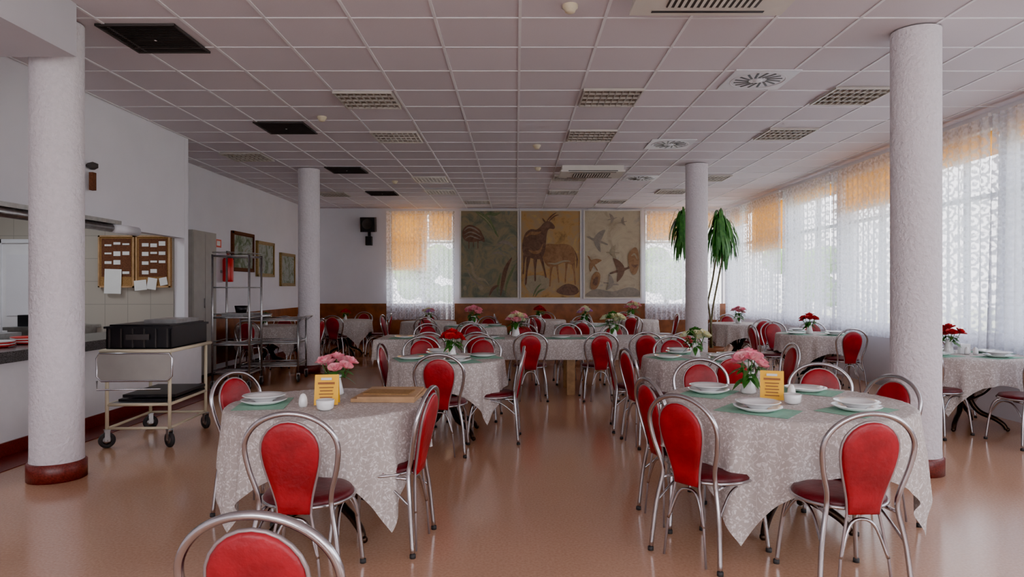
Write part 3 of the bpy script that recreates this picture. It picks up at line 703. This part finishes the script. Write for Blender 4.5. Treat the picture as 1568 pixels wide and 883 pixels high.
def card():
    b=MB(); h=.175; w=.135
    for s in(-1,1):
        b.box((0,s*.022,h/2),(w,.003,h),'yellow',rx=s*.25)
    b.box((0,-.0275,h*.72),(w*.7,.002,.012),'ink',rx=-.25)
    for i in range(5): b.box((0,-.030-.0045*i,h*.58-.018*i),(w*(.6-.08*(i%2)),.002,.006),'ink',rx=-.25)
    b.box((0,-.0235,h*.86),(w*.45,.002,.014),'paper',rx=-.25)
    return b.mesh('menu_card')
CD=card()
place(CD,'menu_card',(-1.10,3.92,TZ+.002),.12); place(CD,'menu_card',(1.56,4.10,TZ+.002),-.35)
def shaker(): 
    b=MB(); b.lathe([(0,0),(.022,0),(.026,.02),(.022,.05),(.014,.07),(0,.078)],'porcelain',20); return b.mesh('salt_shaker')
SH=shaker()
for p in ((-1.215,3.84),(1.72,4.20),(4.60,6.86),(4.66,6.82)): place(SH,'salt_shaker',(*p,TZ+.002))
b=MB(); b.lathe([(0,0),(.03,0),(.046,.012),(.05,.055),(.046,.058),(.040,.03),(0,.028)],'porcelain',24)
CP=b.mesh('sugar_bowl'); place(CP,'sugar_bowl',(-1.06,3.74,TZ+.002)); place(CP,'sugar_bowl',(1.62,3.94,TZ+.002))
b=MB(); b.box((0,0,.01),(.38,.44,.02),'wood'); b.box((.01,-.01,.026),(.34,.42,.012),'wood',rz=.05); b.box((0,-.04,.035),(.28,.18,.006),'cork',rz=-.04); b.obj('folded_wooden_board',(-.78,4.20,TZ+.002),-.05)
b=MB(); b.box((0,0,.05),(.12,.04,.1),'porcelain'); b.box((0,-.021,.05),(.10,.002,.08),'paper'); b.obj('napkin_holder',(4.63,6.95,TZ+.002),.2)

# ------------------------------------------------------------ trolleys
def wheel(b,x,y,r=.06,a=0):
    b.X=Matrix.Translation((x,y,0))@Matrix.Rotation(a,4,'Z')
    b.lathe([(r*.55,-.014),(r*.92,-.016),(r,-.01),(r,.01),(r*.92,.016),(r*.55,.014)],'rubber',24,(0,0,r),axis='X')
    b.lathe([(0,-.012),(r*.6,-.012),(r*.6,.012),(0,.012)],'steel',20,(0,0,r),axis='X')
    b.bb(-.024,-.019,-.02,.02,r-.01,r*2.3,'steel'); b.bb(.019,.024,-.02,.02,r-.01,r*2.3,'steel'); b.bb(-.024,.024,-.025,.025,r*2.25,r*2.4,'steel')
    b.tube([(-.026,0,r),(.026,0,r)],.006,'steel',6); b.X=Matrix()
b=MB(); w,l=.27,.40; 
for sx in(-1,1):
    for sy in(-1,1):
        wheel(b,sx*w,sy*l,.068,.9*sx); b.tube([(sx*w,sy*l,.15),(sx*w,sy*l,.86)],.016,'cream',8)
def rect(z,ww,ll,r,m): 
    b.tube([(-ww,-ll,z),(ww,-ll,z)],r,m,8); b.tube([(-ww,ll,z),(ww,ll,z)],r,m,8); b.tube([(-ww,-ll,z),(-ww,ll,z)],r,m,8); b.tube([(ww,-ll,z),(ww,ll,z)],r,m,8)
rect(.86,w+.03,l+.05,.016,'cream'); rect(.38,w,l,.014,'cream'); rect(.17,w,l,.012,'cream')
b.bb(-w,w,-l,l,.375,.39,'steel'); b.bb(-w-.03,w+.03,-l-.05,l+.05,.855,.87,'locker')
for (z,s,dx) in ((.40,.92,.02),(.44,.86,.04)): b.box((dx,.05,z),(w*2*s,l*1.7,.025),'black')
fl_=[(-.30,.84),(-.32,.80),(-.32,.64),(-.28,.60),(.28,.60),(.32,.64),(.32,.80),(.30,.84)]
b.poly([(x,-l-.075,z) for x,z in fl_],'locker'); b.poly([(x,-l-.068,z) for x,z in fl_],'locker')
b.tube([(x,-l-.071,z) for x,z in fl_],.009,'chrome',8,True)
b.tube([(-.33,-l-.05,.60),(-.33,-l-.05,.52),(.2,-l-.02,.52)],.008,'chrome',6)
b.obj('serving_trolley',(-3.38,6.38,0),.06)
b=MB()
def tray(cx,cy,z,ww,ll,h,m='black'):
    t=.012
    b.bb(cx-ww/2,cx+ww/2,cy-ll/2,cy+ll/2,z,z+t,m)
    b.bb(cx-ww/2,cx-ww/2+t,cy-ll/2,cy+ll/2,z,z+h,m); b.bb(cx+ww/2-t,cx+ww/2,cy-ll/2,cy+ll/2,z,z+h,m)
    b.bb(cx-ww/2,cx+ww/2,cy-ll/2,cy-ll/2+t,z,z+h,m); b.bb(cx-ww/2,cx+ww/2,cy+ll/2-t,cy+ll/2,z,z+h,m)
    b.bb(cx-ww/2-.015,cx+ww/2+.015,cy-ll/2-.015,cy-ll/2+.005,z+h-.02,z+h,m); b.bb(cx-ww/2-.015,cx+ww/2+.015,cy+ll/2-.005,cy+ll/2+.015,z+h-.02,z+h,m)
    b.bb(cx-ww/2-.015,cx-ww/2+.005,cy-ll/2,cy+ll/2,z+h-.02,z+h,m); b.bb(cx+ww/2-.005,cx+ww/2+.015,cy-ll/2,cy+ll/2,z+h-.02,z+h,m)
tray(0,0,.0,.56,.80,.2); b.bb(-.10,.10,-.425,-.415,.08,.13,'darkgrey')
for i in range(6): b.bb(-.25+i*.1,-.24+i*.1,-.418,-.40,.01,.18,'darkgrey')
b.bb(-.26,.26,-.38,.38,.19,.215,'black'); b.bb(-.05,.24,-.2,.3,.215,.25,'steel')
b.obj('black_food_crate',(-3.39,6.40,.874),.06)
b=MB(); w,l=.25,.26
for sx in(-1,1):
    for sy in(-1,1): wheel(b,sx*w,sy*l,.05); b.tube([(sx*w,sy*l,.12),(sx*w,sy*l,1.88)],.016,'steel',8)
for z in (.22,.62,1.0,1.86):
    rect(z,w,l,.012,'steel')
    if z<1.8: b.bb(-w,w,-l,l,z-.004,z+.006,'steel')
    rect(z+.05,w,l,.005,'steel')
rect(1.42,w,l,.008,'steel')
b.bb(-.15,.15,-.2,.2,1.008,1.06,'steel'); b.lathe([(0,0),(.07,0),(.09,.1),(.085,.1),(.065,.01),(0,.01)],'black',20,(.05,0,1.06))
b.obj('shelf_trolley',(-3.98,9.62,0),.05)
b=MB(); w,l=.42,.28
for sx in(-1,1):
    for sy in(-1,1): wheel(b,sx*w,sy*l,.055,.4); b.tube([(sx*w,sy*l,.13),(sx*w,sy*l,.95)],.014,'steel',8)
for z in (.24,.58,.92): b.bb(-w,w,-l,l,z-.004,z+.008,'steel'); rect(z+.03,w,l,.009,'steel')
b.tube(catmull([(w,-l,.9),(w+.1,-l,.98),(w+.1,l,.98),(w,l,.9)]),.012,'steel',8)
b.obj('serving_cart',(-3.72,10.35,0),.1)
b=MB(); b.lathe([(0,0),(.1,0),(.14,.09),(.145,.09),(.105,-.0),(0,.006)],'steel',24); b.obj('steel_bowl',(-3.9,10.35,.93))
b=MB(); b.bb(-.14,.14,-.4,.4,.05,2.3,'locker'); b.bb(-.13,.13,-.39,.39,0,.05,'black'); b.bb(.14,.146,-.38,-.01,.1,2.26,'locker'); b.bb(.14,.146,.01,.38,.1,2.26,'locker'); b.tube([(.16,-.05,1.1),(.16,-.05,1.25)],.008,'steel'); b.obj('tall_locker',(-5.04,10.6,0))

# ------------------------------------------------------------ tall drooping plant
def plant():
    rnd=random.Random(5); b=MB()
    b.lathe([(0,0),(.17,0),(.2,.3),(.22,.36),(.2,.36),(.18,.3),(0,.3)],'terracotta',28); b.lathe([(0,.31),(.18,.31)],'stem',20)
    heads=[((-.56,-.1,2.74),[(0,0,.3),(-.05,0,1.0),(-.25,-.05,1.8),(-.48,-.1,2.4),(-.56,-.1,2.74)]),
           ((.12,0,2.76),[(.03,.03,.3),(-.1,.02,.9),(.02,.02,1.6),(.10,0,2.2),(.12,0,2.76)]),
           ((.28,.12,2.60),[(-.03,.03,.3),(.02,.05,1.0),(.2,.1,1.9),(.28,.12,2.60)])]
    for c,p in heads:
        b.tube(catmull(p,6),.016,'stem',7)
        for i in range(62):
            a=rnd.uniform(0,6.3); L=rnd.uniform(.35,.60); zz=c[2]-rnd.uniform(0,.5); w=rnd.uniform(.022,.036); out=rnd.uniform(.12,.27); rise=rnd.uniform(.0,.14)
            k=max(0,(c[2]-zz))
            bx=c[0]+(p[-2][0]-c[0])*k*1.2; by=c[1]
            def fn(u,v,a=a,L=L,zz=zz,w=w,out=out,rise=rise,bx=bx,by=by):
                r=out*(1-math.exp(-3.2*v))*1.05; z=zz+rise*math.sin(min(1,v*3)*PI)-L*max(0,v-.12)**1.25
                ww=w*math.sin(PI*min(.97,max(.06,v*.9+.05)))*(u-.5)*2
                return (bx+r*math.cos(a)-ww*math.sin(a),by+r*math.sin(a)+ww*math.cos(a),z+abs(ww)*.3)
            b.grid(2,8,fn,'leaf2')
    return b.obj('tall_dracaena_plant',(3.50,12.0,0),clean=False)
plant()

# ------------------------------------------------------------ light, world, camera
w=bpy.data.worlds.new('sky'); scene.world=w; w.use_nodes=True
nt=w.node_tree; bg=nt.nodes['Background']; bg.inputs['Strength'].default_value=8.0
tc=nt.nodes.new('ShaderNodeTexCoord'); sp=nt.nodes.new('ShaderNodeSeparateXYZ'); r=nt.nodes.new('ShaderNodeValToRGB')
nt.links.new(tc.outputs['Generated'],sp.inputs[0]); nt.links.new(sp.outputs['Z'],r.inputs['Fac'])
r.color_ramp.elements[0].color=(.95,.91,.94,1); r.color_ramp.elements[1].color=(.80,.84,.98,1)
nt.links.new(r.outputs[0],bg.inputs['Color'])
def area(nm,loc,rot,sx,sy,e,col=(1,1,1)):
    l=bpy.data.lights.new(nm,'AREA'); l.shape='RECTANGLE'; l.size=sx; l.size_y=sy; l.energy=e; l.color=col
    o=bpy.data.objects.new(nm,l); o.location=loc; o.rotation_euler=rot; scene.collection.objects.link(o); return o
area('kitchen_fill',(-5.8,6.5,3.3),(0,0,0),.6,2.0,60,(.90,.95,1))  # added fill light that brightens the kitchen; no fixture modelled
sl=bpy.data.lights.new('sun','SUN'); sl.energy=14; sl.angle=.05; sl.color=(1,.94,.88)
so=bpy.data.objects.new('sun',sl); so.rotation_euler=(math.radians(-10),math.radians(-38),0); so.location=(-10,0,20); scene.collection.objects.link(so)
cam=bpy.data.cameras.new('camera'); co=bpy.data.objects.new('camera',cam); scene.collection.objects.link(co)
co.location=(0,0,EYE); co.rotation_euler=(PI/2,0,0); cam.lens=23.65; cam.sensor_width=36
cam.shift_x=-6/1568; cam.shift_y=-1.5/1568; cam.clip_end=200; cam.clip_start=.05
scene.camera=co
scene.view_settings.view_transform='AgX'
try: scene.view_settings.look='AgX - Punchy'
except Exception as e: print(e)
scene.view_settings.exposure=0.42
